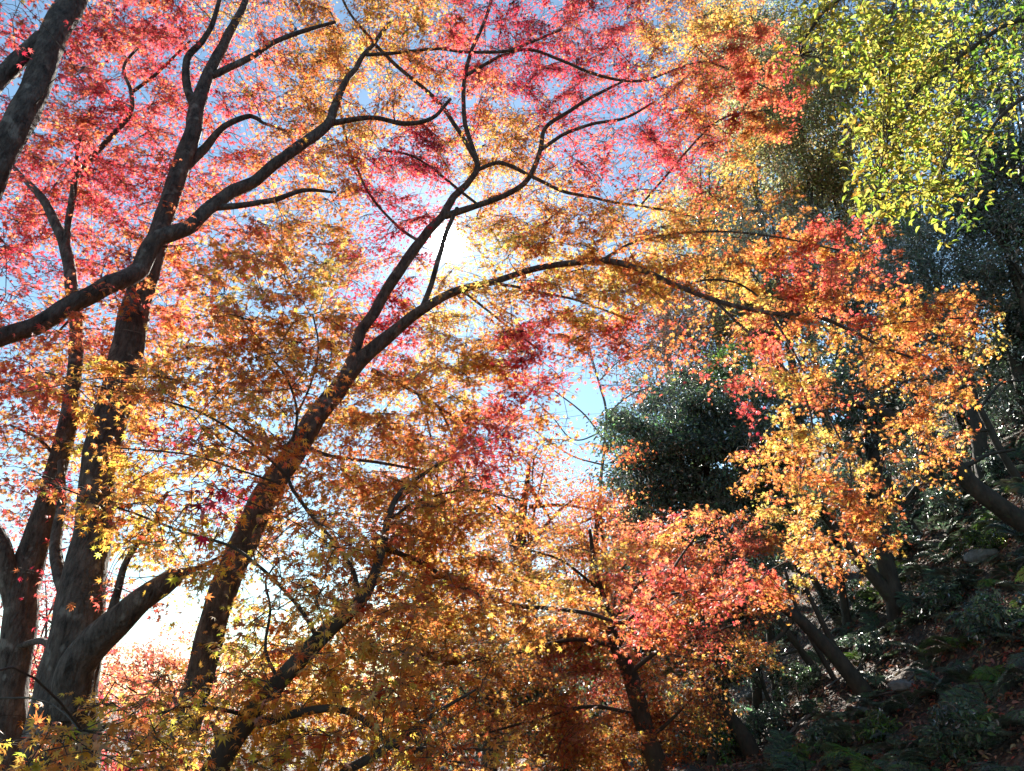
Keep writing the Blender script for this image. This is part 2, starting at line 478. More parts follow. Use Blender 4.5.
class Maple:
    def __init__(self, label, group, mat, trunk, limbs, lean=0.35, twig=1.0):
        p, r = pts(trunk)
        p, r = to_ground(p, r, lean)
        base = p[0].copy(); base[2] = ground(base[0], base[1])
        self.base = base
        self.root = tag(empty("maple_tree", base), label, "tree", group)
        self.mat = mat; self.twig = twig
        nodes = []
        k = len(MAPLES)
        tube_object("trunk", p, r, mat, self.root, base, 16, 0.10, k, 0.07)
        sp_, sr_ = smooth_path(p, r, 0.12); nodes.append((sp_[len(sp_) // 4:], sr_[len(sp_) // 4:]))
        for i, lm in enumerate(limbs):
            lp, lr = pts(lm)
            tube_object("limb", lp, lr, mat, self.root, base, 10 if lr.max() > 0.03 else 7, 0.09, i + 3 * k, 0.06)
            nodes.append(smooth_path(lp, lr, 0.10))
        self.np = np.concatenate([a for a, _ in nodes]); self.nr = np.concatenate([b_ for _, b_ in nodes])
        self.targets = []                              # (point, palette, n leaves, leaf size)
        MAPLES.append(self)

    def grow(self):
        if not self.targets: return
        tp = np.array([t_[0] for t_ in self.targets])
        pool = [self.np]; prad = [np.minimum(self.nr, 0.012)]
        d0 = np.array([np.min(np.sum((self.np - t_) ** 2, 1)) for t_ in tp])
        tw_v, tw_q, off = [], [], 0
        allp = self.np.copy(); allr = np.minimum(self.nr * 0.7, 0.011)
        leaves = {}
        for i in np.argsort(d0):
            tgt, pal, nl, size, spread = self.targets[i]
            dd = np.sum((allp - tgt) ** 2, 1)
            j = int(np.argmin(dd)); a = allp[j]; ln = math.sqrt(dd[j])
            n = max(3, int(ln / 0.10) + 1)
            s = np.linspace(0, 1, n)[:, None]
            up = np.array([0, 0, 1.0]) * 0.12 * ln
            wob = rng.normal(0, 0.05 * ln, 3)
            path = a + (tgt - a) * s + (up + wob) * np.sin(s * math.pi) + (np.sin(s * 9 + i) * 0.012) * rng.normal(0, 1, 3)
            r0 = min(allr[j] * 0.85, 0.0035 + 0.006 * ln) * self.twig; r0 = max(r0, 0.0030)
            rad = np.linspace(r0, 0.0022, n)
            v, q, cap = tube_arrays(path, rad, 4)
            tw_v.append(v); tw_q.append(q + off); off += len(v)
            allp = np.vstack([allp, path[1:]]); allr = np.concatenate([allr, rad[1:]])
            # ---- the spray: a flat fan of shoots with paired leaves
            out_d = tgt - a; out_d[2] *= 0.3
            out_d = norm(out_d + rng.normal(0, 0.12, 3))
            pn = norm(np.array([0, 0, 1.0]) + rng.normal(0, 0.38, 3))
            out_d = norm(out_d - pn * np.dot(out_d, pn)); side = np.cross(pn, out_d)
            ns = max(3, int(nl / 7))
            ang = rng.uniform(-1.9, 1.9, ns); R = rng.uniform(0.13, 0.34, ns) * spread
            per = np.maximum(1, (nl * R / R.sum()).round().astype(int))
            sh = np.repeat(np.arange(ns), per); m_ = len(sh)
            tt = rng.uniform(0.12, 1.0, m_)
            dirs = np.cos(ang)[sh, None] * out_d + np.sin(ang)[sh, None] * side
            perp = np.cross(dirs, pn)
            sgn = rng.choice([-1, 1], m_)[:, None]
            pos = tgt + dirs * (R[sh] * tt)[:, None] + perp * sgn * rng.uniform(0.012, 0.045, (m_, 1)) + rng.normal(0, 0.018, (m_, 3))
            pos[:, 2] -= 0.35 * (R[sh] * tt) ** 2 + rng.exponential(0.035, m_)
            tipd = dirs + perp * sgn * 0.9 + np.array([0, 0, -0.6]) + rng.normal(0, 0.4, (m_, 3))
            nrm = pn * 0.9 + np.array([0, -0.25, 0]) + rng.normal(0, 0.55, (m_, 3))
            # the shoots that carry the leaves
            dsh = np.cos(ang)[:, None] * out_d + np.sin(ang)[:, None] * side
            for f0, f1 in ((0.0, 0.5), (0.5, 1.0)):
                A0 = tgt + dsh * (R * f0)[:, None]; A1 = tgt + dsh * (R * f1)[:, None]
                A0[:, 2] -= 0.35 * (R * f0) ** 2; A1[:, 2] -= 0.35 * (R * f1) ** 2
                sd_ = np.cross(dsh, pn); up_ = np.cross(sd_, dsh)
                rr0, rr1 = 0.0020 - 0.0008 * f0, 0.0020 - 0.0008 * f1
                c3 = [(math.cos(q_), math.sin(q_)) for q_ in (0.5, 2.6, 4.7)]
                vv = np.stack([A0 + rr0 * (x3 * sd_ + y3 * up_) for x3, y3 in c3] + [A1 + rr1 * (x3 * sd_ + y3 * up_) for x3, y3 in c3], 1)
                qq = np.array([(0, 1, 4, 3), (1, 2, 5, 4), (2, 0, 3, 5)])
                tw_v.append(vv.reshape(-1, 3)); tw_q.append((np.arange(ns)[:, None, None] * 6 + qq).reshape(-1, 4) + off); off += ns * 6
            sz = size * np.clip(rng.normal(1, 0.24, m_), 0.45, 1.6)
            col = pick(pal, m_, rng.integers(0, 3))
            leaves.setdefault(pal, []).append((pos, nrm, tipd, sz, col))
        if tw_v:
            o = mesh_from("twigs", np.concatenate(tw_v), np.concatenate(tw_q), self.mat, self.root, origin=self.base, smooth=True)
            tag(o, kind="stuff")
        names = {'R': 'crimson foliage', 'M': 'dark magenta red foliage', 'C': 'coral red foliage', 'O': 'orange foliage',
                 'G': 'golden foliage', 'B': 'brownish orange foliage', 'Y': 'yellow green tinged foliage'}
        for pal, lst in leaves.items():
            arr = [np.concatenate([l[k] for l in lst]) for k in range(5)]
            n = len(arr[0]); h = rng.random(n) < 0.55
            A = leaf_arrays(T_MAPLE7, *[a[h] for a in arr]); B_ = leaf_arrays(T_MAPLE7B, *[a[~h] for a in arr])
            ob = leaf_object("foliage", [A, B_], MAPLE, self.root, self.base)
            tag(ob, names.get(pal, 'foliage'))


Maple("maple with a thick leaning trunk in the top left corner and a long diagonal limb", "large maples in the grove", BARK,
      [(-190, 640, 4.3, 50.2), (-165, 540, 45.6), (-120, 420, 40.3), (-60, 275, 37.2), (0, 165, 35.0), (28, 102, 4.4, 32.7), (48, 52, 4.5, 30.4), (72, 0, 4.6, 28.1), (98, -60, 4.8, 22.8), (140, -150, 5.2, 15.2)],
      [[(-150, 480, 4.3, 30), (-60, 375, 4.6, 26), (0, 340, 4.8, 22), (60, 316, 5.0, 22), (112, 290, 5.2, 22), (150, 252, 5.4, 21), (190, 222, 5.6, 18), (230, 195, 5.8, 16), (265, 172, 6.0, 14), (305, 142, 6.2, 13), (330, 118, 6.4, 11), (345, 85, 6.6, 8), (365, 55, 6.9, 6), (392, 20, 7.1, 4)],
       [(42, 36, 4.45, 16), (15, 65, 4.4, 20), (-20, 95, 4.3, 22), (-60, 200, 4.3, 24)],
       [(214, 208, 5.7, 9), (240, 206, 5.8, 8), (275, 200, 5.9, 7), (305, 190, 6.0, 5), (335, 192, 6.1, 3)],
       [(328, 124, 6.4, 8), (372, 118, 6.6, 5.5), (405, 124, 6.7, 6), (432, 118, 6.8, 5), (450, 100, 6.9, 4)],
       [(366, 55, 6.9, 4.5), (400, 52, 7.0, 4), (440, 50, 7.1, 4), (504, 52, 7.3, 4), (560, 30, 7.5, 3)]])
Maple("big grey maple with a thick forked trunk and a broken side limb at lower left", "large maples in the grove", BARK,
      [(48, 800, 5.4, 96), (52, 745, 84), (62, 690, 68), (77, 625, 58), (88, 545, 5.5, 47), (100, 470, 5.6, 42), (118, 390, 5.7, 38), (133, 320, 5.8, 35), (150, 262, 5.9, 28), (168, 210, 6.0, 22), (185, 155, 6.1, 20), (197, 108, 6.2, 18), (208, 75, 6.3, 15), (225, 40, 6.5, 11), (243, 5, 6.7, 8), (258, -60, 7.0, 5)],
      [[(196, 110, 6.2, 12), (188, 86, 10), (190, 60, 8.5), (203, 40, 7), (216, 12, 6), (228, -40, 4)],
       [(212, 76, 6.3, 9), (243, 61, 6.4, 8), (270, 45, 6.6, 7), (292, 35, 6.7, 6), (335, 22, 6.9, 4)],
       [(70, 715, 5.35, 48), (80, 675, 5.3, 46), (95, 648, 5.28, 42), (114, 626, 5.25, 37), (140, 600, 5.2, 31), (163, 584, 5.2, 27), (178, 573, 5.2, 23)],
       [(176, 574, 5.2, 15), (186, 571, 5.2, 11), (197, 567, 5.25, 6), (222, 556, 5.4, 3)],
       [(184, 168, 6.1, 14), (204, 146, 6.2, 10), (225, 126, 7.5), (250, 115, 6), (262, 122, 4), (288, 132, 3)],
       [(108, 625, 5.25, 12), (119, 590, 5.2, 9), (128, 560, 8), (150, 525, 5.3, 6), (168, 492, 5.3, 4)],
       [(80, 610, 5.6, 22), (64, 575, 5.7, 17), (56, 540, 5.8, 14), (62, 505, 5.9, 11), (60, 460, 6.0, 7)],
       [(20, 646, 6.1, 8), (42, 640, 5.8, 9), (58, 646, 5.5, 10), (74, 668, 5.3, 14)],
       [(150, 262, 5.9, 9), (120, 275, 5.8, 6), (90, 300, 5.7, 4), (60, 330, 5.6, 3)]])
Maple("slim upright maple behind the long diagonal limb at the far left edge", "large maples in the grove", BARK,
      [(2, 760, 6.2, 48), (12, 685, 43), (20, 620, 38), (30, 565, 34), (41, 520, 28), (55, 470, 6.3, 23), (68, 420, 20), (76, 360, 6.4, 17), (74, 300, 6.5, 15), (66, 250, 6.6, 13), (52, 215, 6.7, 11), (35, 190, 6.8, 9), (18, 172, 7.0, 6), (0, 150, 7.2, 4)],
      [[(66, 248, 6.6, 9), (70, 215, 8), (76, 180, 7.5), (96, 155, 6.7, 7), (116, 132, 6.5), (130, 112, 6), (130, 90, 5), (124, 68, 4), (140, 45, 3)],
       [(130, 94, 6.7, 4.5), (160, 70, 4), (192, 42, 6.9, 3)],
       [(19, 622, 6.2, 26), (6, 568, 6.1, 21), (-8, 530, 17), (-45, 470, 6.0, 12), (-80, 380, 6.0, 8)],
       [(76, 180, 6.6, 5), (78, 150, 6.5, 4.5), (84, 125, 6.5, 4), (92, 108, 3)],
       [(66, 470, 6.3, 6), (40, 440, 6.2, 4), (10, 425, 6.1, 3)]])
Maple("tall maple leaning right with a long branch arching over to the golden sprays", "large maples in the grove", BARK,
      [(158, 810, 6.5, 44), (172, 765, 39), (195, 690, 35), (215, 615, 33), (250, 530, 6.6, 32), (275, 485, 30), (300, 445, 6.7, 28), (325, 405, 6.8, 25), (350, 372, 6.9, 21), (375, 346, 7.0, 17), (398, 328, 7.05, 14), (425, 308, 7.0, 11.5), (455, 291, 6.9, 9.5), (490, 282, 6.8, 8.5), (530, 270, 6.7, 8), (570, 263, 6.6, 8), (605, 261, 6.5, 7.5), (640, 270, 6.4, 7), (680, 287, 6.3, 6.5), (720, 302, 6.2, 6), (770, 313, 6.1, 5.5), (815, 316, 6.0, 5), (850, 330, 4.5), (885, 348, 3.5), (925, 362, 2.5)],
      [[(343, 382, 6.9, 15), (358, 342, 7.0, 14), (376, 308, 7.1, 13.5), (400, 270, 7.2, 12.5), (425, 240, 7.3, 11.5), (445, 212, 7.4, 10), (468, 182, 7.5, 8.5), (478, 166, 7.6, 7), (470, 140, 6), (465, 108, 5.5), (467, 70, 5), (478, 35, 4.5), (492, 0, 4), (505, -60, 3)],
       [(479, 166, 7.6, 6), (458, 128, 7.5, 5.5), (430, 94, 7.4, 5), (395, 64, 4.5), (365, 34, 4), (345, 5, 3), (330, -40, 2.5)],
       [(477, 170, 7.6, 5), (502, 163, 5), (530, 176, 4.7), (560, 190, 4.3), (600, 200, 4), (640, 206, 3), (690, 215, 7.7, 2)],
       [(445, 216, 7.4, 9), (480, 206, 7.5, 7.5), (510, 194, 7.6, 7), (530, 178, 7.7, 6.5), (540, 150, 6), (546, 128, 5), (570, 110, 4.5), (602, 92, 4), (628, 78, 3)],
       [(541, 150, 7.7, 5), (566, 134, 4.5), (592, 124, 4), (625, 118, 3.5), (655, 102, 2.5)],
       [(420, 314, 7.0, 8), (430, 286, 6.5), (440, 258, 6), (447, 232, 5.5), (456, 208, 5)],
       [(467, 75, 7.6, 4.5), (505, 54, 7.7, 4), (540, 52, 4), (593, 74, 4), (645, 80, 3.2), (705, 62, 2.3), (770, 90, 7.6, 2)],
       [(422, 243, 7.3, 4), (400, 228, 3.7), (372, 198, 3.4), (355, 163, 3.2), (343, 125, 3), (338, 90, 2.4)],
       [(372, 370, 6.9, 6), (400, 385, 5), (425, 398, 4.3), (450, 414, 3.5), (478, 428, 2.5)],
       [(418, 394, 6.9, 3.4), (425, 412, 3), (431, 438, 2.2)], [(438, 407, 6.9, 3.2), (448, 425, 2.7), (454, 442, 2)],
       [(715, 301, 6.2, 4), (745, 330, 6.1, 3.5), (772, 356, 6.0, 3.2), (800, 388, 5.9, 2.8), (812, 430, 2.4), (800, 480, 2)],
       [(682, 288, 6.3, 3.5), (705, 280, 3), (740, 284, 2.7), (775, 310, 2.2)],
       [(770, 313, 6.1, 3.5), (790, 345, 6.0, 3), (830, 420, 5.9, 2.5), (850, 465, 5.9, 2), (850, 510, 6.0, 1.8)],
       [(600, 261, 6.5, 4), (640, 240, 6.4, 3.5), (700, 232, 6.3, 3), (770, 236, 6.2, 2.5), (840, 250, 6.1, 2)],
       [(850, 331, 6.0, 3), (880, 325, 2.7), (925, 320, 2.3), (965, 318, 6.0, 2)],
       [(885, 349, 6.0, 2.6), (905, 380, 2.4), (922, 415, 2.2), (930, 450, 1.8)],
       [(490, 283, 6.8, 4), (530, 290, 6.7, 3.5), (575, 300, 6.6, 3), (630, 320, 6.5, 2.5)],
       [(460, 289, 6.9, 3.5), (500, 320, 6.7, 3), (540, 350, 2.5)],
       [(640, 206, 7.4, 3), (680, 160, 7.4, 2.6), (720, 120, 7.3, 2.4), (770, 110, 7.2, 2)],
       [(480, 206, 7.5, 4), (420, 160, 7.3, 3), (380, 150, 7.2, 2.4)],
       [(300, 445, 6.7, 7), (330, 455, 6.6, 5), (375, 462, 6.5, 4), (420, 470, 6.5, 3)]])
Maple("dark slender maple in front at bottom left of centre with a low arching limb", "large maples in the grove", BARK_DARK,
      [(200, 805, 4.6, 38), (222, 755, 31), (250, 715, 25), (280, 680, 22), (310, 650, 20), (335, 625, 18), (358, 604, 16), (372, 580, 4.7, 13), (383, 545, 4.8, 10), (389, 515, 4.9, 8), (402, 490, 5.0, 6), (430, 470, 5.1, 4), (458, 455, 5.2, 3)],
      [[(258, 724, 4.6, 11), (300, 712, 10), (335, 708, 9), (362, 718, 8), (385, 738, 7), (400, 748, 6), (440, 748, 4.7, 4), (500, 750, 4.9, 3)],
       [(310, 810, 4.5, 17), (345, 767, 12), (374, 752, 11), (400, 738, 8), (443, 709, 4.6, 5), (475, 690, 3)],
       [(359, 603, 4.6, 7), (354, 574, 6), (338, 548, 5.5), (320, 525, 5), (300, 498, 4.7), (289, 480, 4.4), (290, 450, 3.8), (297, 415, 3.4), (285, 375, 3), (255, 340, 2.5), (232, 300, 2)],
       [(289, 478, 4.6, 4), (265, 455, 4.5, 3.5), (235, 432, 3.2), (195, 410, 4.4, 2.8), (140, 395, 2.4), (90, 385, 2.1), (45, 372, 1.8)],
       [(297, 415, 4.6, 2.8), (312, 380, 2.5), (318, 345, 2.2), (312, 315, 2)],
       [(284, 485, 4.6, 3), (240, 470, 4.5, 2.7), (190, 455, 2.4), (115, 448, 2)],
       [(318, 640, 4.55, 6), (303, 612, 4.5, 5), (280, 585, 4.4, 4.6), (255, 562, 4.3, 4.2), (230, 545, 3.8), (180, 530, 3.2), (130, 512, 2.7), (80, 495, 2.2), (40, 478, 1.8)],
       [(250, 716, 4.6, 6), (200, 706, 4.2, 4), (150, 716, 3.9, 3.2), (100, 728, 3.7, 2.8), (45, 737, 3.5, 2.2), (0, 742, 3.4, 2)],
       [(383, 548, 4.8, 7), (410, 556, 5.2, 6.5), (440, 575, 5.6, 6), (470, 592, 6.0, 5.5), (500, 602, 6.3, 5.5), (540, 608, 6.5, 5.2), (590, 615, 6.7, 5), (622, 622, 6.8, 5), (645, 605, 4.6), (662, 588, 6.9, 4), (682, 555, 7.0, 3), (702, 528, 2.4)],
       [(655, 597, 6.9, 3.4), (700, 590, 3), (745, 582, 2.4), (790, 560, 2)],
       [(622, 622, 6.8, 3), (660, 650, 6.9, 2.6), (700, 660, 2.2)],
       [(389, 520, 4.9, 4), (420, 500, 5.3, 3.5), (470, 490, 5.6, 3), (520, 500, 5.8, 2)],
       [(280, 682, 4.6, 5), (265, 650, 4.6, 4), (270, 610, 3.5), (265, 580, 2.8), (280, 560, 2.2)],
       [(222, 752, 4.6, 12), (218, 735, 9), (212, 722, 6)]])
Maple("orange maple with a dark trunk at bottom centre right beyond the low arching limb", "large maples in the grove", BARK_DARK,
      [(668, 810, 11, 27.2), (656, 765, 24.0), (641, 715, 21.6), (629, 675, 19.2), (616, 645, 10.8, 16.0), (606, 610, 10.5, 11.2), (596, 570, 10.3, 7.2), (590, 530, 10.2, 4.0)],
      [[(628, 674, 10.9, 6.0), (660, 650, 4.8), (700, 638, 3.6), (745, 620, 10.5, 2.4)],
       [(616, 646, 10.8, 6.0), (570, 640, 10.3, 4.8), (520, 652, 10.0, 3.6), (470, 662, 9.7, 2.4)],
       [(641, 716, 11, 6.0), (590, 706, 10.6, 4.8), (530, 722, 10.3, 3.0), (470, 738, 10, 1.8)],
       [(610, 626, 10.7, 5.4), (650, 572, 10.4, 3.6), (700, 542, 10.2, 2.4), (765, 536, 10, 1.8)],
       [(600, 590, 10.4, 4.2), (560, 560, 10.2, 3.0), (510, 545, 10, 2.4)],
       [(648, 740, 11, 5.4), (690, 700, 10.7, 3.6), (715, 670, 10.5, 2.4)]])

# ------------------------------------------------------------------ where the foliage of the grove hangs: colour and thickness of the sprays
FOL = [
 ("RRRRRRCOCBBBOORMMRRROOGB........", "32467655567776665656667300000000"),
 ("RRRRRRRCCBBOOCRRMMRROOCCC.......", "43677544677766656645677740000000"),
 ("RRRRRRRRCBBOOBRRMMRRCCCCC.......", "33666434566555556653577850000000"),
 ("RRRRRRRRBBOBBRROOMRRRCCCC.......", "34776544566665456532577860000000"),
 ("RRRRRRRRCCOOMMOOORRRRRGG........", "57766544566666565433663400000000"),
 ("RRRRRRRCCOOMRMOOOORRRRGG........", "56765544555554455542344300000000"),
 ("RRRRRCCCOOOMMMOOOOOOOBBBB.......", "56545555566444366655555540000000"),
 ("RRRRCCCCOOGMMMGYYOOOOBBOOCCC....", "56556666665442346777776688850000"),
 ("RRRCCCCOOGGRROGYOGGGOOGOCCCCC...", "23456777776444456778746888640000"),
 ("RCCCCCOOOGBRMOOGCCGGOBOGCCCBBOO.", "24456777776555655677534888788840"),
 ("CCCCCOOBBOBRROOORCCCCCOCCGBBOOO.", "46666777777666777777423666388850"),
 ("CCBBBBBBBOBOOGOORCCCC.CCGOBBOOO.", "67777777666667786323202666178820"),
 ("CCBBBBBBOOBBBOORO......RGCCOOO..", "67777665656767674100000566117400"),
 ("CCBBBMBBOBOOOOOROO.....RGGOOOO..", "55676565666777774200000276216500"),
 ("CMYYYBOBOBOOGORRO......OOOGOBB..", "44676566666777642000000576524300"),
 ("CCYYYOMMBBOOOGOOO......OOOOO....", "45677645666777643000000366740000"),
 ("CRRYYYYYOOOCCOBBBBBCCCCCOOOO....", "22236755556677765424567667730000"),
 ("RRRCYYYYOGCCCCBBBOOCCCCCOOO.....", "22223555357778876567888765300000"),
 ("RRRCCYYYGGCCCBBBBOOCCCCCO.......", "11112012367778888888888754000000"),
 ("RRRRRYYYYGOCCBBBBBOCCCCC........", "00000013677778888777753200000000"),
 ("RRRCOOYYYYGCCBBBOCCCOOOO........", "00000015777788876655546630000000"),
 ("RRROOOYYYGGOOBBBBOCCOOO.........", "00112346777777522455452000000000"),
 ("YYYYYYYYYGGYYOOOOOOOOO..........", "57776556777775456688840000000000"),
 ("YYYYYYYYYYGYYOOOOOOOO...........", "64323455777765566676500000000000"),
]
# cells (row, column) whose sprays are golden or orange instead
RECOLOUR = {(15, 12): 'G', (16, 11): 'O', (16, 12): 'O', (17, 10): 'G', (17, 11): 'O', (17, 12): 'G', (17, 13): 'O',
            (18, 10): 'G', (18, 11): 'O', (18, 12): 'G', (19, 11): 'O', (19, 12): 'G', (20, 11): 'G', (20, 12): 'O'}
TAU = [0, .14, .27, .45, .65, .9, 1.2, 1.65, 2.2, 2.8]
node_px, node_tree, node_d, node_r = [], [], [], []
for ti, mp_ in enumerate(MAPLES):
    x_, y_ = project(mp_.np)
    ok = (mp_.np[:, 1] > 1)
    node_px.append(np.stack([x_, y_], -1)[ok]); node_tree.append(np.full(ok.sum(), ti)); node_d.append(mp_.np[ok, 1]); node_r.append(mp_.nr[ok])
node_px = np.concatenate(node_px); node_tree = np.concatenate(node_tree); node_d = np.concatenate(node_d); node_r = np.concatenate(node_r)
cell = 32
# further rows above and columns to the left: the crown does not end at the picture's edge
rows = [(-3, 0, .4), (-2, 1, .5), (-1, 0, .7)] + [(i, i, 1.0) for i in range(24)]
for (r, src, fac) in rows:
    ps, ds = FOL[src]
    assert len(ps) == 32 and len(ds) == 32, (src, len(ps), len(ds))
    for c in range(-4, 32):
        sc_ = max(c, 0)
        swap = RECOLOUR.get((src, sc_))
        pal, den = ps[sc_], TAU[int(ds[sc_])] * fac * (0.6 if c < 0 else 1)
        if swap: pal = swap
        if pal == '.' or den <= 0: continue
        if c >= 22 and r > 5: den *= 0.6
        elif r < 13: den *= 1.3 if pal in 'RM' else 1.1
        for k in range(5):
            x_ = (c + rng.uniform(-0.1, 1.1)) * cell; y_ = (r + rng.uniform(-0.1, 1.1)) * cell
            pen = np.hypot(node_px[:, 0] - x_, node_px[:, 1] - y_)
            j = int(np.argmin(pen + rng.uniform(0, 14)))
            if abs(x_ - SUN_PX[0]) < 20 and abs(y_ - SUN_PX[1]) < 20: continue
            d = node_d[j] + rng.normal(0.02, 0.6) + 0.002 * pen[j] * rng.normal(0, 1)
            if node_tree[j] != 5 and node_r[j] > 0.034 and pen[j] < 30 or node_r[j] > 0.02 and pen[j] < 14: d = node_d[j] + 0.22 + abs(rng.normal(0, 0.45))
            tree = MAPLES[node_tree[j]]
            pp = pal
            if rng.random() < 0.28:                       # neighbours in colour
                pp = {'R': 'C', 'M': 'R', 'C': 'O', 'O': 'G', 'G': 'O', 'B': 'O', 'Y': 'O'}[pal]
            size = 0.047 if x_ > 690 else (0.051 if y_ < 230 else 0.057)
            spx = size * FPX / (d * 1.12)
            nl = den * cell * cell / (0.085 * spx * spx) / 5
            nl = int(nl * rng.uniform(0.55, 1.45) + rng.random())
            if nl < 1: continue
            tree.targets.append((P(x_, y_, d), pp, nl, size, 0.17 * d * (0.5 if x_ > 730 else 1.0)))
for mp_ in MAPLES:
    mp_.grow()


# ------------------------------------------------------------------ other trees and shrubs
def crown_leaves(center, radii, n, pal, size, mat, tmpl, nclump, parent, origin, shell=0.55, droop=0.3, updir=0.6, flat=0.55):
    u = norm(rng.normal(0, 1, (nclump, 3))); rad = (shell + (1 - shell) * rng.random(nclump)) ** (1 / 1.5)
    rad *= rng.uniform(0.55, 1.3, nclump)
    cc = center + u * rad[:, None] * radii
    w = rng.uniform(0.4, 1.6, nclump); cnt = (n * w / w.sum()).astype(int)
    ci = np.repeat(np.arange(nclump), cnt); m_ = len(ci)
    cr = np.mean(radii) * rng.uniform(0.16, 0.34, nclump)
    off = rng.normal(0, 1, (m_, 3)) * cr[ci, None] * 0.6
    off[:, 2] *= flat
    pos = cc[ci] + off
    nrm = np.array([0, 0, updir]) + norm(off) * 0.5 + rng.normal(0, 0.5, (m_, 3))
    tip = norm(off) + np.array([0, 0, -droop]) + rng.normal(0, 0.5, (m_, 3))
    sz = size * np.clip(rng.normal(1, 0.25, m_), 0.4, 1.7)
    col = pick(pal, m_) * np.exp(rng.normal(0, 0.32, nclump))[ci, None]
    A = leaf_arrays(tmpl, pos, nrm, tip, sz, np.clip(col, 0.004, 0.8))
    return leaf_object("foliage", [A], mat, parent, origin), cc


def bg_tree(name, label, cat, group, px, py, d, rx, ry, pal, size, n, mat, tmpl, bark, nclump=40, trunk_r=0.12, lean=(0, 0), depth=None, **kw):
    n = int(n * (1.0 if pal == 'K' else 1.35)); size = size * (1.5 if pal in 'KV' else 1.15); nclump = int(nclump * 1.3); kw.setdefault('shell', 0.25)
    c = P(px, py, d); f = (c - CAM)[1] * cp + (c - CAM)[2] * sp
    rx_, rz_ = rx * f / FPX, ry * f / FPX
    radii = np.array([rx_, depth or rx_ * 0.8, rz_])
    bx, by = c[0] + lean[0], c[1] + lean[1]
    base = np.array([bx, by, ground(bx, by)])
    root = tag(empty(name, base), label, cat, group)
    top = c + np.array([0, 0, rz_ * 0.5])
    if top[2] < base[2] + 0.3: top[2] = base[2] + 0.5
    low = base - np.array([0, 0, 0.25])
    mid1 = low + (top - low) * 0.4 + np.array([rng.normal(0, .12), rng.normal(0, .1), 0])
    mid2 = low + (top - low) * 0.75 + np.array([rng.normal(0, .15), rng.normal(0, .1), 0])
    tube_object("trunk", [low, mid1, mid2, top], [trunk_r * 1.3, trunk_r, trunk_r * .7, trunk_r * .2], bark, root, base, 9, 0.1, int(px), 0.15)
    ob, cc = crown_leaves(c, radii, n, pal, size, mat, tmpl, nclump, root, base, **kw)
    tw_v, tw_q, o_ = [], [], 0
    for k in range(min(nclump, 12)):
        s0 = rng.uniform(0.35, 0.95); a = low + (top - low) * s0
        mid = (a + cc[k]) / 2 + np.array([0, 0, 0.12 * np.linalg.norm(cc[k] - a)]) + rng.normal(0, 0.08, 3)
        p, r = smooth_path([a, mid, cc[k]], [trunk_r * 0.32, trunk_r * 0.2, trunk_r * 0.07], 0.2)
        v, q, cap = tube_arrays(p, r, 5); tw_v.append(v); tw_q.append(q + o_); o_ += len(v)
    mesh_from("branches", np.concatenate(tw_v), np.concatenate(tw_q), bark, root, origin=base, smooth=True)
    return root


# far maples
bg_tree("maple_tree", "distant rust red maple under the blue sky gap in the middle", "tree", "maples in the distance", 530, 500, 15, 105, 78, 'D', .065, 7500, MAPLE, T_MAPLE5, BARK_DARK, 60, .16)
bg_tree("maple_tree", "distant orange maple beside the dark camellia, right of the rust red one", "tree", "maples in the distance", 600, 530, 16.5, 62, 60, 'D', .065, 3600, MAPLE, T_MAPLE5, BARK_DARK, 34, .13)
bg_tree("maple_tree", "distant crimson maple seen between the two left trunks", "tree", "maples in the distance", 60, 610, 15, 70, 125, 'R', .075, 4200, MAPLE, T_MAPLE5, BARK_GREY, 50, .1)
bg_tree("maple_tree", "pale orange maple low behind the broken limb at lower left", "tree", "maples in the distance", 165, 705, 17, 95, 48, 'C', .08, 3600, MAPLE, T_MAPLE5, BARK_GREY, 40, .1)
bg_tree("maple_tree", "small bright red maple at the bottom edge between the forked trunk and the leaning trunk", "tree", "maples in the distance", 130, 765, 13, 60, 32, 'R', .07, 2400, MAPLE, T_MAPLE5, BARK_DARK, 24, .08)
bg_tree("maple_tree", "pale orange maple behind the dark slender trunk in the centre", "tree", "maples in the distance", 420, 575, 13, 80, 75, 'O', .065, 2600, MAPLE, T_MAPLE5, BARK_DARK, 40, .1)

bg_tree("maple_tree", "distant brown orange maple low in the centre behind the thin horizontal limb", "tree", "maples in the distance", 485, 625, 12.5, 105, 66, 'O', .055, 5500, MAPLE, T_MAPLE5, BARK_DARK, 60, .12)
bg_tree("maple_tree", "distant orange maple just left of the rust red one below the sun", "tree", "maples in the distance", 430, 490, 14.5, 75, 75, 'C', .065, 3600, MAPLE, T_MAPLE5, BARK_DARK, 44, .12)
FARL = [(-60, 676, 30, 60, 52, 'C', "far orange tree at the left edge beyond the slim maple"), (30, 686, 34, 50, 46, 'R', "far red tree between the two left trunks near the horizon"), (95, 676, 38, 40, 42, 'C', "far orange tree behind the forked trunk near the horizon"),
        (150, 671, 32, 55, 38, 'C', "far coral tree under the patch of sky at lower left"), (215, 676, 36, 55, 44, 'C', "far orange tree beside the leaning trunk near the horizon"), (290, 676, 30, 60, 52, 'O', "far orange tree behind the dark slender trunk"),
        (360, 666, 33, 60, 54, 'D', "far rust red tree low behind the arching limb"), (430, 666, 28, 60, 57, 'K', "far olive tree low in the centre")]
for (px, py, d, rx, ry, pal, lb) in FARL:
    bg_tree("deciduous_tree", lb, "tree", "far trees along the valley", px, py, d, rx, ry, pal, .14, 2600, MAPLE, T_MAPLE5, BARK_DARK, 30, .12)

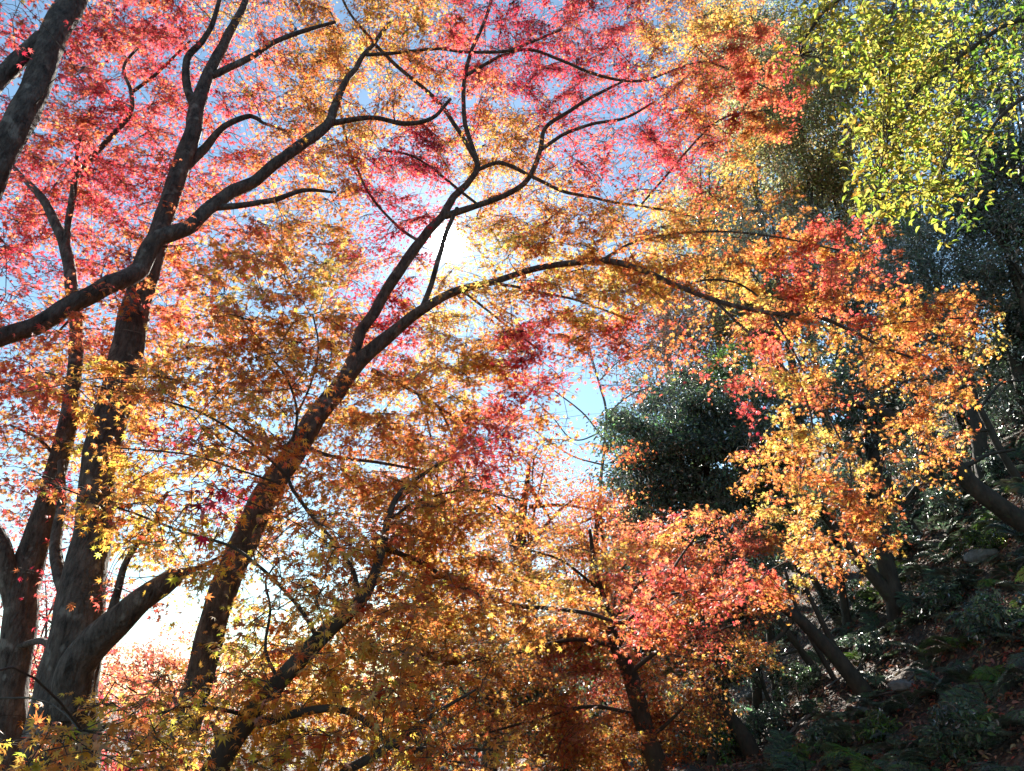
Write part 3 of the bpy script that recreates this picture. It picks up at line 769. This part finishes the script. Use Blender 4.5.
# the evergreen and mixed wood on the slope
E = [
 ("evergreen_tree", "dark loose evergreen low between the round camellia and the red orange spray", 735, 515, 18, 80, 52, 'E', .09, 8000, GLOSSY, T_OVAL, 36),
 ("evergreen_tree", "dark loose evergreen just left of the round camellia under the sky gap", 640, 480, 19, 42, 62, 'E', .09, 5000, GLOSSY, T_OVAL, 26),
 ("evergreen_tree", "dull green evergreen above the round camellia beside the purplish grey tree", 690, 405, 20, 62, 40, 'N', .09, 5000, GLOSSY, T_OVAL, 30),
 ("evergreen_tree", "low dark evergreen at the right edge of the slope above the thin sapling", 1008, 372, 22, 52, 40, 'E', .10, 5000, GLOSSY, T_OVAL, 30),
 ("deciduous_tree", "olive tan tree behind the gold sprays above the arching branch", 735, 250, 33, 75, 85, 'K', .13, 12000, BROAD, T_OVAL, 80),
 ("deciduous_tree", "tan tree behind the coral spray at top right of centre", 770, 80, 34, 60, 95, 'K', .13, 11000, BROAD, T_OVAL, 80),
 ("evergreen_tree", "dark evergreen deep behind the orange maple trunk at bottom centre", 575, 660, 22, 75, 48, 'E', .10, 8000, GLOSSY, T_OVAL, 50),
 ("evergreen_tree", "dark evergreen deep behind the brown orange maple at bottom centre", 430, 720, 21, 70, 45, 'E', .10, 7000, GLOSSY, T_OVAL, 50),
 ("evergreen_tree", "bluish evergreen far behind the two leaning trunks at bottom right", 760, 660, 24, 75, 55, 'N', .10, 8000, GLOSSY, T_OVAL, 50),
 ("evergreen_tree", "bluish evergreen far behind the red orange spray right of centre", 680, 560, 26, 75, 60, 'N', .10, 8000, GLOSSY, T_OVAL, 50),
 ("evergreen_tree", "dark evergreen far back at bottom centre right of the orange maple trunk", 660, 720, 24, 60, 48, 'E', .10, 7000, GLOSSY, T_OVAL, 50),
 ("evergreen_tree", "bluish evergreen far behind the twin stemmed tree", 880, 480, 26, 80, 50, 'N', .11, 8000, GLOSSY, T_OVAL, 50),
 ("evergreen_tree", "dark evergreen at the right edge above the thin sapling", 1010, 325, 20, 50, 62, 'E', .10, 7000, GLOSSY, T_OVAL, 50),
 ("evergreen_tree", "dark evergreen just above the tip of the golden arching sprays", 900, 320, 22, 62, 50, 'E', .10, 7000, GLOSSY, T_OVAL, 50),
 ("evergreen_tree", "dark evergreen between the coral sprays and the grey green conifer", 830, 300, 23, 60, 55, 'N', .10, 7000, GLOSSY, T_OVAL, 50),
 ("deciduous_tree", "olive tree seen through the arching branch right of centre", 765, 320, 25, 62, 55, 'K', .10, 7000, BROAD, T_OVAL, 50),
 ("bare_tree", "thin brownish grey tree under the arching branch beside the olive tree", 665, 300, 33, 60, 62, 'V', .08, 7000, DRY, T_OVAL, 60),
 ("deciduous_tree", "olive tree just left of the lime green leaves", 835, 215, 28, 62, 85, 'K', .11, 12000, BROAD, T_OVAL, 70),
 ("evergreen_tree", "dark evergreen on the slope left of the twin stemmed tree", 755, 545, 23, 45, 45, 'E', .09, 2600, GLOSSY, T_OVAL, 26),
 ("evergreen_tree", "dark evergreen on the slope between the leaning trunk and the right edge", 1000, 440, 25, 60, 50, 'N', .11, 6000, GLOSSY, T_OVAL, 40),
 ("evergreen_tree", "dark evergreen behind the orange maple crown low right of centre", 640, 600, 19, 70, 60, 'E', .10, 7000, GLOSSY, T_OVAL, 44),
 # name, label, px,py,d,rx,ry,pal,size,n,mat,tmpl,nclump
 ("camellia_tree", "round dark glossy evergreen right of the sky gap in the middle", 700, 470, 17, 98, 82, 'E', .09, 24000, GLOSSY, T_OVAL, 46),
 ("evergreen_tree", "bright green leafy evergreen behind the hanging crimson spray", 740, 400, 18.5, 52, 58, 'F', .10, 3400, GLOSSY, T_OVAL, 30),
 ("evergreen_tree", "blackish evergreen behind the golden arching sprays", 855, 385, 17, 78, 62, 'E', .10, 8000, GLOSSY, T_OVAL, 50),
 ("bare_tree", "thin purplish grey tree above the round dark evergreen", 690, 350, 27, 85, 62, 'V', .07, 8500, DRY, T_OVAL, 70),
 ("conifer_tree", "blue green conifer on the right above the golden sprays", 935, 275, 19, 95, 62, 'N', .11, 13000, GLOSSY, T_NEEDLE, 80),
 ("evergreen_tree", "dark evergreen at the right edge behind the lime green leaves", 1000, 195, 18, 75, 120, 'E', .11, 13000, GLOSSY, T_OVAL, 90),
 ("evergreen_tree", "mid green evergreen just under the lime green leaves", 885, 232, 21, 70, 45, 'F', .10, 5000, GLOSSY, T_OVAL, 40),
 ("deciduous_tree", "tall olive brown tree left of the lime green leaves", 800, 120, 27, 75, 150, 'K', .10, 24000, BROAD, T_OVAL, 110),
 ("deciduous_tree", "brown leaved tree at the top right of centre behind the coral spray", 735, 45, 29, 60, 90, 'K', .10, 12000, BROAD, T_OVAL, 70),
 ("deciduous_tree", "half bare olive tree behind the coral and gold sprays right of centre", 705, 200, 30, 55, 100, 'K', .09, 6500, BROAD, T_OVAL, 70),
 ("conifer_tree", "grey green conifer deep in the wood above the arching branch", 775, 235, 24, 75, 62, 'N', .10, 9500, GLOSSY, T_NEEDLE, 60),
 ("deciduous_tree", "dark olive tree behind the lime green leaves at top right", 880, 70, 24, 95, 100, 'K', .11, 10000, BROAD, T_OVAL, 80),
 ("evergreen_tree", "tall dark evergreen in the top right corner", 985, 50, 21, 85, 95, 'E', .11, 10000, GLOSSY, T_OVAL, 80),
 ("evergreen_tree", "dark evergreen behind the leaning trunk at right", 960, 405, 21, 80, 60, 'N', .09, 6000, GLOSSY, T_OVAL, 60),
 ("evergreen_tree", "low dark evergreen below the golden sprays on the slope", 830, 520, 19, 75, 52, 'E', .085, 4500, GLOSSY, T_OVAL, 50),
 ("evergreen_tree", "dense dark evergreen under the red orange spray right of centre", 700, 625, 16, 80, 55, 'E', .085, 8000, GLOSSY, T_OVAL, 50),
 ("evergreen_tree", "pale green bush like evergreen behind the orange maple trunk", 640, 655, 15, 52, 48, 'F', .08, 3500, GLOSSY, T_OVAL, 30),
 ("evergreen_tree", "dark low evergreen in the bottom centre behind the thin arching limb", 490, 700, 14, 90, 48, 'E', .08, 9000, GLOSSY, T_OVAL, 60),
 ("evergreen_tree", "dark evergreen at the bottom edge left of the orange maple trunk", 575, 735, 14.5, 80, 50, 'E', .08, 7000, GLOSSY, T_OVAL, 50),
 ("evergreen_tree", "bluish evergreen at the bottom edge right of the orange maple trunk", 700, 735, 17.5, 52, 48, 'N', .08, 5000, GLOSSY, T_OVAL, 36),
]
for (nm, lb, px, py, d, rx, ry, pal, sz, n, mt, tm, nc) in E:
    bk = BARK_GREY if nm == "bare_tree" else BARK_DARK
    bg_tree(nm, lb, "tree", "trees of the wooded slope", px, py, d, rx, ry, pal, sz, n, mt, tm, bk, nc, 0.16 if ry > 60 else 0.09)

# the bare tree whose branches show against the sky gap
def stems(name, label, cat, group, mat, lines, lean=0.5, crown=None):
    p, r = pts(lines[0]); p, r = to_ground(p, r, lean)
    base = p[0].copy(); base[2] = ground(base[0], base[1])
    root = tag(empty(name, base), label, cat, group)
    tube_object("trunk", p, r, mat, root, base, 10, 0.1, len(label), 0.12)
    for k, l in enumerate(lines[1:]):
        lp, lr = pts(l); tube_object("limb", lp, lr, mat, root, base, 7, 0.08, k, 0.12)
    if crown:
        px, py, d, rx, ry, pal, sz, n, mt, tm, nc = crown
        c = P(px, py, d); f = d * 1.1
        crown_leaves(c, np.array([rx * f / FPX, rx * f / FPX * .7, ry * f / FPX]), n, pal, sz, mt, tm, nc, root, base)
    return root


stems("bare_tree", "leafless grey tree whose bare branches cross the blue sky gap", "tree", None, BARK_GREY,
      [[(606, 560, 22, 5.40), (600, 500, 4.20), (604, 450, 3.60), (606, 410, 3.00), (598, 380, 2.40), (590, 350, 1.80), (586, 320, 1.20)],
       [(604, 440, 22, 2.40), (585, 415, 2.10), (560, 395, 1.80), (540, 380, 1.32)], [(606, 415, 22, 2.40), (630, 395, 1.80), (655, 388, 1.50), (690, 390, 1.20)],
       [(603, 465, 22, 2.40), (570, 455, 1.80), (535, 430, 1.50), (515, 405, 1.20)], [(598, 382, 22, 1.80), (620, 360, 1.50), (645, 345, 1.20)], [(592, 355, 22, 1.50), (575, 335, 1.20)],
       [(605, 430, 22, 2.10), (575, 440, 1.80), (553, 418, 1.50), (535, 400, 1.08)]], lean=0.1)

U = [
 ("leaning dark trunk tree at the right edge below the golden sprays", [[(1070, 556, 14, 27), (1024, 524, 24), (985, 496, 22), (955, 468, 19), (930, 440, 17), (900, 422, 14), (868, 407, 11), (835, 402, 8), (805, 412, 5)], [(932, 444, 14, 11), (922, 410, 9), (900, 378, 7), (868, 352, 5)], [(900, 422, 14, 9), (878, 428, 6), (850, 440, 4), (830, 455, 3)], [(958, 470, 14, 8), (985, 455, 5), (1015, 450, 3.5)]],
  (850, 395, 14.4, 62, 42, 'E', .09, 2600, GLOSSY, T_OVAL, 30)),
 ("slanting dark trunk tree rooted in leaf litter at lower right", [[(925, 775, 14.5, 30), (897, 732, 25), (868, 696, 21), (845, 666, 19), (820, 641, 17), (795, 616, 14), (770, 598, 11), (738, 572, 8), (705, 540, 5)], [(845, 667, 14.5, 9), (822, 620, 7), (805, 585, 5), (790, 550, 3.5)], [(795, 616, 14.5, 7), (775, 640, 5), (750, 650, 3)]],
  (740, 575, 14.8, 55, 42, 'E', .085, 2200, GLOSSY, T_OVAL, 26)),
 ("twin stemmed dark tree on the slope right of the golden sprays", [[(912, 628, 17, 18), (887, 592, 16), (862, 562, 14), (838, 532, 11), (815, 505, 7)], [(908, 622, 17, 13), (893, 580, 11), (876, 550, 9), (858, 522, 6)], [(912, 628, 17, 9), (925, 605, 8), (942, 580, 6), (955, 555, 4)]],
  (845, 512, 17.3, 50, 32, 'E', .09, 2200, GLOSSY, T_OVAL, 24)),
 ("short leaning dark trunk tree at the bottom right of centre", [[(762, 775, 16, 24), (746, 742, 21), (728, 716, 17), (710, 694, 14), (694, 668, 10), (680, 640, 7)], [(728, 716, 16, 7), (705, 712, 5), (680, 705, 3)]],
  (690, 650, 16.2, 45, 36, 'E', .085, 1800, GLOSSY, T_OVAL, 22)),
 ("thin dark sapling crossing the slope at the right edge", [[(1045, 520, 17, 11), (1003, 455, 9), (978, 405, 8), (957, 368, 6), (935, 330, 4), (920, 300, 3)], [(980, 408, 17, 4), (1000, 385, 3), (1024, 380, 2)], [(990, 430, 17, 4), (965, 432, 3), (940, 440, 2)]],
  (935, 320, 17.2, 38, 34, 'N', .09, 1200, GLOSSY, T_OVAL, 18)),
 ("thin leaning sapling between the slanting trunk and the golden sprays", [[(858, 720, 16, 8), (835, 680, 7), (812, 640, 6), (795, 605, 5), (785, 570, 4)], [(812, 640, 16, 3), (830, 615, 2)]],
  (785, 562, 16.2, 32, 26, 'E', .08, 900, GLOSSY, T_OVAL, 14)),
 ("slim dark trunk tree standing left of the slanting trunk on the slope", [[(868, 745, 17.5, 12), (828, 690, 10), (800, 650, 9), (772, 610, 7), (755, 575, 5)], [(800, 650, 17.5, 4), (782, 655, 3)]],
  (752, 575, 17.8, 42, 34, 'N', .085, 1200, GLOSSY, T_OVAL, 16)),
 ("slim dark trunk tree high on the slope behind the twin stemmed tree", [[(955, 590, 20, 12), (925, 545, 10), (900, 505, 9), (880, 465, 7), (866, 430, 5)], [(900, 505, 20, 4), (920, 480, 3)]],
  (870, 440, 20.3, 42, 36, 'E', .09, 1200, GLOSSY, T_OVAL, 16)),
 ("slim dark trunk tree between the golden sprays and the red orange spray", [[(850, 640, 20, 11), (825, 600, 9), (805, 560, 8), (790, 520, 6), (780, 480, 4)], [(805, 560, 20, 4), (825, 535, 3)]],
  (782, 490, 20.3, 42, 36, 'N', .09, 1200, GLOSSY, T_OVAL, 16)),
 ("grey slim trunk tree at the right edge above the leaning trunk", [[(1060, 470, 21, 12), (1030, 420, 11), (1010, 370, 9), (995, 320, 7), (985, 270, 5)], [(1010, 370, 21, 4), (985, 345, 3), (960, 335, 2)], [(995, 320, 21, 4), (1015, 290, 3)]],
  (985, 280, 21.3, 48, 40, 'N', .10, 1200, GLOSSY, T_OVAL, 16)),
 ("thin sapling with forked top at the bottom right of centre", [[(800, 760, 17, 7), (780, 722, 6), (765, 690, 5), (757, 655, 4)], [(765, 690, 17, 3), (742, 668, 2.4)]],
  (752, 645, 17.2, 34, 28, 'N', .08, 900, GLOSSY, T_OVAL, 14)),
]
for lb, ln, cr in U:
    stems("understory_tree", lb, "tree", "leaning trees of the slope", BARK_DARK, ln, 0.6, cr)

# lime green broadleaf tree reaching in from the top right
p, r = pts([(1240, 560, 7.2, 60), (1210, 400, 52), (1170, 250, 44), (1130, 120, 36), (1100, 0, 28), (1070, -120, 20)])
p, r = to_ground(p, r, 0.2)
base = p[0].copy(); base[2] = ground(base[0], base[1])
lime = tag(empty("oak_tree", base), "tree with big bright lime green leaves hanging in from the top right", "tree")
tube_object("trunk", p, r, BARK_DARK, lime, base, 14, 0.1, 3, 0.1)
LB = [[(1110, 20, 7.1, 14), (1060, 10, 6.8, 10), (1003, 27, 6.5, 6), (958, 58, 6.3, 5), (915, 95, 6.1, 4), (885, 150, 6.0, 3), (880, 200, 6.0, 2)],
      [(1060, 10, 6.8, 9), (980, -20, 6.4, 7), (900, -20, 6.1, 6), (840, 0, 6.0, 5), (810, 30, 5.9, 3), (800, 55, 5.9, 2)],
      [(958, 58, 6.3, 4), (960, 110, 6.2, 3.4), (950, 150, 6.1, 3), (935, 190, 6.0, 2)],
      [(1125, 110, 7.1, 12), (1080, 80, 6.7, 9), (1020, 100, 6.5, 5), (985, 140, 6.4, 3.5), (975, 190, 6.4, 2)],
      [(900, -20, 6.1, 4), (890, 20, 6.0, 3.4), (880, 60, 6.0, 3), (900, 110, 6.0, 2)]]
lnodes = []
for k, l in enumerate(LB):
    lp, lr = pts(l); tube_object("limb", lp, lr, BARK_DARK, lime, base, 7, 0.08, k, 0.08); lnodes.append(smooth_path(lp, lr, 0.08)[0])
lnodes = np.concatenate(lnodes)
LIME = [(820, 15, 22, 30, 5), (850, 35, 28, 30, 6), (800, 40, 14, 22, 3), (880, 25, 30, 26, 6), (915, 20, 30, 28, 6), (950, 20, 34, 26, 5), (1000, 20, 34, 30, 4), (885, 75, 24, 22, 5), (905, 60, 24, 24, 5), (930, 70, 30, 24, 5),
        (890, 110, 26, 26, 6), (920, 115, 24, 24, 5), (880, 150, 20, 28, 6), (910, 150, 24, 22, 4), (945, 140, 24, 24, 5), (960, 100, 26, 24, 4), (1000, 80, 26, 26, 3), (940, 175, 20, 22, 5), (880, 185, 18, 20, 4), (895, 200, 14, 16, 3),
        (935, 195, 16, 16, 3), (985, 140, 24, 26, 3), (1010, 150, 24, 30, 2), (860, 70, 16, 18, 2), (975, 55, 24, 24, 4), (865, 130, 10, 16, 2), (1015, 45, 16, 30, 3), (960, 215, 18, 14, 1)]
parts, tv, tq, o_ = [], [], [], 0
for (px, py, rx, ry, k) in LIME:
    nsh = k * 8
    for s in range(nsh):
        x_ = px + rng.normal(0, rx * .9); y_ = py + rng.normal(0, ry * .85)
        dd = np.hypot(*(np.stack(project(lnodes)) - np.array([[x_], [y_]])))
        j = int(np.argmin(dd)); d = lnodes[j, 1] + rng.normal(0, .35)
        tgt = P(x_, y_, d); a = lnodes[int(np.argmin(np.sum((lnodes - tgt) ** 2, 1)))]
        pth = np.array([a, (a + tgt) / 2 + np.array([0, 0, .06]), tgt]); pth, rr = smooth_path(pth, [.004, .003, .0018], .08)
        v, q, cap = tube_arrays(pth, rr, 4); tv.append(v); tq.append(q + o_); o_ += len(v)
        m_ = rng.integers(4, 9)
        pos = tgt + rng.normal(0, .055, (m_, 3)); tip = (pos - tgt) * 8 + np.array([0, 0, -.5]) + rng.normal(0, .4, (m_, 3))
        dark = x_ > 960 and rng.random() < .45
        parts.append(leaf_arrays(T_OVAL, pos, np.array([0, 0, 1.]) + rng.normal(0, .6, (m_, 3)), tip, .078 * rng.uniform(.6, 1.3, m_), pick('F' if dark else 'L', m_)))
leaf_object("foliage", parts, BROAD, lime, base)
tag(mesh_from("twigs", np.concatenate(tv), np.concatenate(tq), BARK_DARK, lime, origin=base), kind="stuff")

# ------------------------------------------------------------------ ferns, shrubs, rocks and litter on the slope
def frond_arrays(length, az, arch, pal='N', npin=26):
    parts = []
    s = np.linspace(0.08, 1, npin)
    hx = np.cos(az), np.sin(az)
    rad = length * (s - 0.25 * s ** 2 * arch); zz = length * (0.75 * s - (0.85 * arch) * s ** 2)
    mid = np.stack([hx[0] * rad, hx[1] * rad, zz], -1)
    tan = norm(np.gradient(mid, axis=0)); side = np.array([-hx[1], hx[0], 0.0])
    w = length * 0.30 * np.sin(np.clip(s * 1.02, 0, 1) * math.pi * 0.86 + 0.34)
    w = np.maximum(w, 0.01)
    up = np.cross(side, tan)
    up = np.where(up[:, 2:3] < 0, -up, up)
    P_, T_, N_, S_ = [], [], [], []
    for sg in (-1, 1):
        t_ = side * sg + tan * 0.45 + np.array([0, 0, -0.18])
        P_.append(mid + norm(t_) * (w * 0.4)[:, None]); T_.append(t_); N_.append(up + rng.normal(0, .12, up.shape)); S_.append(w)
    return np.concatenate(P_), np.concatenate(N_), np.concatenate(T_), np.concatenate(S_)


def fern_mesh_parts(k):
    arrs = [frond_arrays(rng.uniform(.45, .8), a + rng.normal(0, .2), rng.uniform(.7, 1.1)) for a in np.linspace(0, 2 * math.pi, 8, endpoint=False)]
    return arrs


def new_fern(pal):
    root = empty("fern", (0, 0, 0))
    for arr in fern_mesh_parts(0):
        Pp, Nn, Tt, Ss = arr
        A = leaf_arrays(T_PINNA, Pp, Nn, Tt, Ss, pick(pal, len(Pp)))
        leaf_object("frond", [A], FERN, root, None)
    return root


def copy_tree(o, parent=None):
    c = o.copy(); COL.objects.link(c)
    if parent is not None: c.parent = parent
    for ch in o.children: copy_tree(ch, c)
    return c


ferns = [new_fern('N'), new_fern('F'), new_fern('E')]
used = [False] * 3
spots = []
tries = 0
while len(spots) < 190 and tries < 9000:
    tries += 1
    px, py = rng.uniform(780, 1060), rng.uniform(450, 810)
    if px < 1024 - (py - 300) * 0.55: continue
    if px < 940 and 630 < py < 775 and rng.random() < .93: continue          # the open litter patch
    h = hit_ground(px, py)
    if h is None or any((h[0] - s[0]) ** 2 + (h[1] - s[1]) ** 2 < .25 for s in spots): continue
    spots.append((h[0], h[1], px, py))
for i, (x, y, px, py) in enumerate(spots):
    k = 0 if rng.random() < .55 else (1 if rng.random() < .3 else 2)
    if not used[k]: f_ = ferns[k]; used[k] = True
    else: f_ = copy_tree(ferns[k])
    f_.location = (x, y, float(ground(x, y)) - .02)
    sc_ = rng.uniform(.7, 1.3); f_.scale = (sc_, sc_, sc_)
    f_.rotation_euler = (rng.normal(0, .12), -.35 + rng.normal(0, .12), rng.uniform(0, 6.28))
    tag(f_, "green fern among the many ferns covering the shaded slope at lower right", "fern", "ferns on the shaded slope")
for k in range(3):
    if not used[k]:
        for ch in list(ferns[k].children): bpy.data.objects.remove(ch)
        bpy.data.objects.remove(ferns[k])

SH = [(800, 700, .5, 'E', "dark glossy shrub beside the slanting trunk in the litter"), (770, 740, .45, 'N', "bluish shrub at the foot of the short leaning trunk"),
      (845, 620, .6, 'N', "bluish shrub under the twin stemmed tree"), (870, 660, .4, 'N', "pale glossy shrub in the sunlit patch above the litter"), (890, 560, .6, 'E', "dark shrub right of the golden sprays on the slope"),
      (950, 520, .6, 'N', "bluish shrub under the leaning trunk at right"), (985, 560, .5, 'F', "fresh green shrub at the right edge below the leaning trunk"), (720, 765, .5, 'F', "light green shrub at the bottom edge by the evergreen"),
      (830, 755, .35, 'E', "low dark shrub at the bottom edge in the litter"), (985, 425, .6, 'N', "dull green shrub right of the thin sapling"), (940, 620, .5, 'E', "dark shrub in the middle of the fern slope"),
      (790, 640, .5, 'E', "dark shrub behind the thin leaning sapling"), (960, 760, .4, 'E', "dark shrub at the bottom right among ferns"), (880, 745, .3, 'F', "small light green shrub in the litter by the trunk foot"),
      (1005, 480, .5, 'N', "bluish shrub beside the thin dark sapling"), (1010, 640, .5, 'E', "dark shrub at the right edge among ferns")]
for (px, py, rad, pal, lb) in SH:
    h = hit_ground(px, py)
    if h is None: continue
    b_ = np.array([h[0], h[1], float(ground(h[0], h[1]))])
    root = tag(empty("shrub", b_), lb, "shrub", "shrubs on the slope")
    c = b_ + np.array([0, 0, rad * .7])
    _, cc = crown_leaves(c, np.array([rad, rad, rad * .75]), int(1500 * rad / .5), pal, .085, GLOSSY, T_OVAL, 22, root, b_, flat=.7)
    for k in range(4):
        tube_object("stem", [b_ - np.array([0, 0, .1]), (b_ + cc[k]) / 2 + np.array([0, 0, .05]), cc[k]], [.018, .012, .005], BARK_DARK, root, b_, 6, .05, k, .1)

RK = [(905, 690, .28, "pale grey rock in the sunlit litter"), (985, 560, .4, "mossy rock at the right under the fern slope"), (860, 715, .22, "grey rock against the slanting trunk foot"), (760, 700, .35, "mossy rock between the two leaning trunks"),
      (1000, 470, .4, "pale rock on the litter slope right of the sapling"), (830, 735, .2, "small grey rock low in the litter"), (970, 495, .3, "grey rock under the thin sapling")]
for i, (px, py, rad, lb) in enumerate(RK):
    h = hit_ground(px, py)
    if h is None: continue
    u = np.linspace(0, 2 * math.pi, 32, endpoint=False); v = np.linspace(0.03, math.pi - .03, 20)
    uu, vv = np.meshgrid(u, v)
    dirs = np.stack([np.cos(uu) * np.sin(vv), np.sin(uu) * np.sin(vv), np.cos(vv)], -1)
    pl = norm(rng.normal(0, 1, (9, 3))); cut = rng.uniform(.6, .95, 9)
    dots = np.maximum(dirs @ pl.T, 1e-3); rr = np.minimum(1.05, np.min(cut / dots, -1)) * (1 + .06 * np.sin(dirs[..., 0] * 9 + i) * np.sin(dirs[..., 1] * 8 + 2 * i) + .04 * np.sin(dirs[..., 2] * 17 + dirs[..., 0] * 13) + rng.normal(0, .012, dirs.shape[:2]))
    vv_ = dirs * rr[..., None] * rad * .7 * np.array([1.4, 1, .6]) + np.array([h[0], h[1], float(ground(h[0], h[1])) + rad * .15])
    ii = np.arange(640).reshape(20, 32)
    q = np.stack([ii[:-1], np.roll(ii, -1, 1)[:-1], np.roll(ii, -1, 1)[1:], ii[1:]], -1).reshape(-1, 4)
    b_ = np.array([h[0], h[1], float(ground(h[0], h[1]))])
    ob = mesh_from("rock", vv_.reshape(-1, 3), q, STONE, None, origin=b_); ob.location = tuple(b_)
    tag(ob, lb, "rock", "rocks on the slope")

# fallen leaves: nobody could count them
n = 80000
x = rng.uniform(3.5, 20, n); y = rng.uniform(9, 36, n); z = ground(x, y) + rng.uniform(.005, .06, n)
e = .05
gxn = -(ground(x + e, y) - ground(x - e, y)) / (2 * e); gyn = -(ground(x, y + e) - ground(x, y - e)) / (2 * e)
nrm = np.stack([gxn, gyn, np.ones(n)], -1) + rng.normal(0, .45, (n, 3))
A = leaf_arrays(T_OVAL, np.stack([x, y, z], -1), nrm, rng.normal(0, 1, (n, 3)), rng.uniform(.05, .12, n), pick('J', n))
lit = leaf_object("leaf_litter", [A], DRY, None, None)
tag(lit, "brown fallen leaves lying over the shaded slope", "leaf litter", kind="stuff")

# dead sticks lying on the slope
for i, (px, py, ln, az, rr, lb) in enumerate([(965, 480, 2.6, .4, .04, "bare dead limb lying up the litter slope right of the leaning trunk"), (890, 700, 1.2, 2.3, .02, "dead stick lying across the open leaf litter"), (830, 725, 1.5, .9, .025, "dead stick beside the foot of the slanting trunk"),
                                     (925, 735, 1.1, 1.6, .018, "thin dead stick at the edge of the ferns"), (780, 745, 1.4, 2.7, .03, "dead limb lying low on the slope at the bottom edge"), (1000, 445, 2.0, 1.1, .03, "dead limb lying on the slope at the right edge"), (855, 675, 1.3, .2, .02, "dead stick lying in the litter above the slanting trunk")]):
    h = hit_ground(px, py)
    if h is None: continue
    q = []
    for t_ in np.linspace(-.5, .5, 7):
        x, y = h[0] + math.cos(az) * ln * t_, h[1] + math.sin(az) * ln * t_
        q.append((x + rng.normal(0, .03), y + rng.normal(0, .03), float(ground(x, y)) + .04 + rr + rng.uniform(0, .05)))
    b_ = np.array([h[0], h[1], float(ground(h[0], h[1]))])
    p, r = smooth_path(np.array(q), np.linspace(rr, rr * .4, 7), .06)
    v, qd, cap = tube_arrays(p, r, 7, .12, i)
    me = bpy.data.meshes.new("dead_branch"); me.from_pydata((v - b_).tolist(), [], qd.tolist() + cap.tolist()); me.materials.append(BARK_GREY)
    ob = bpy.data.objects.new("dead_branch", me); COL.objects.link(ob); ob.location = tuple(b_)
    tag(ob, lb, "branch", "dead branches on the slope")
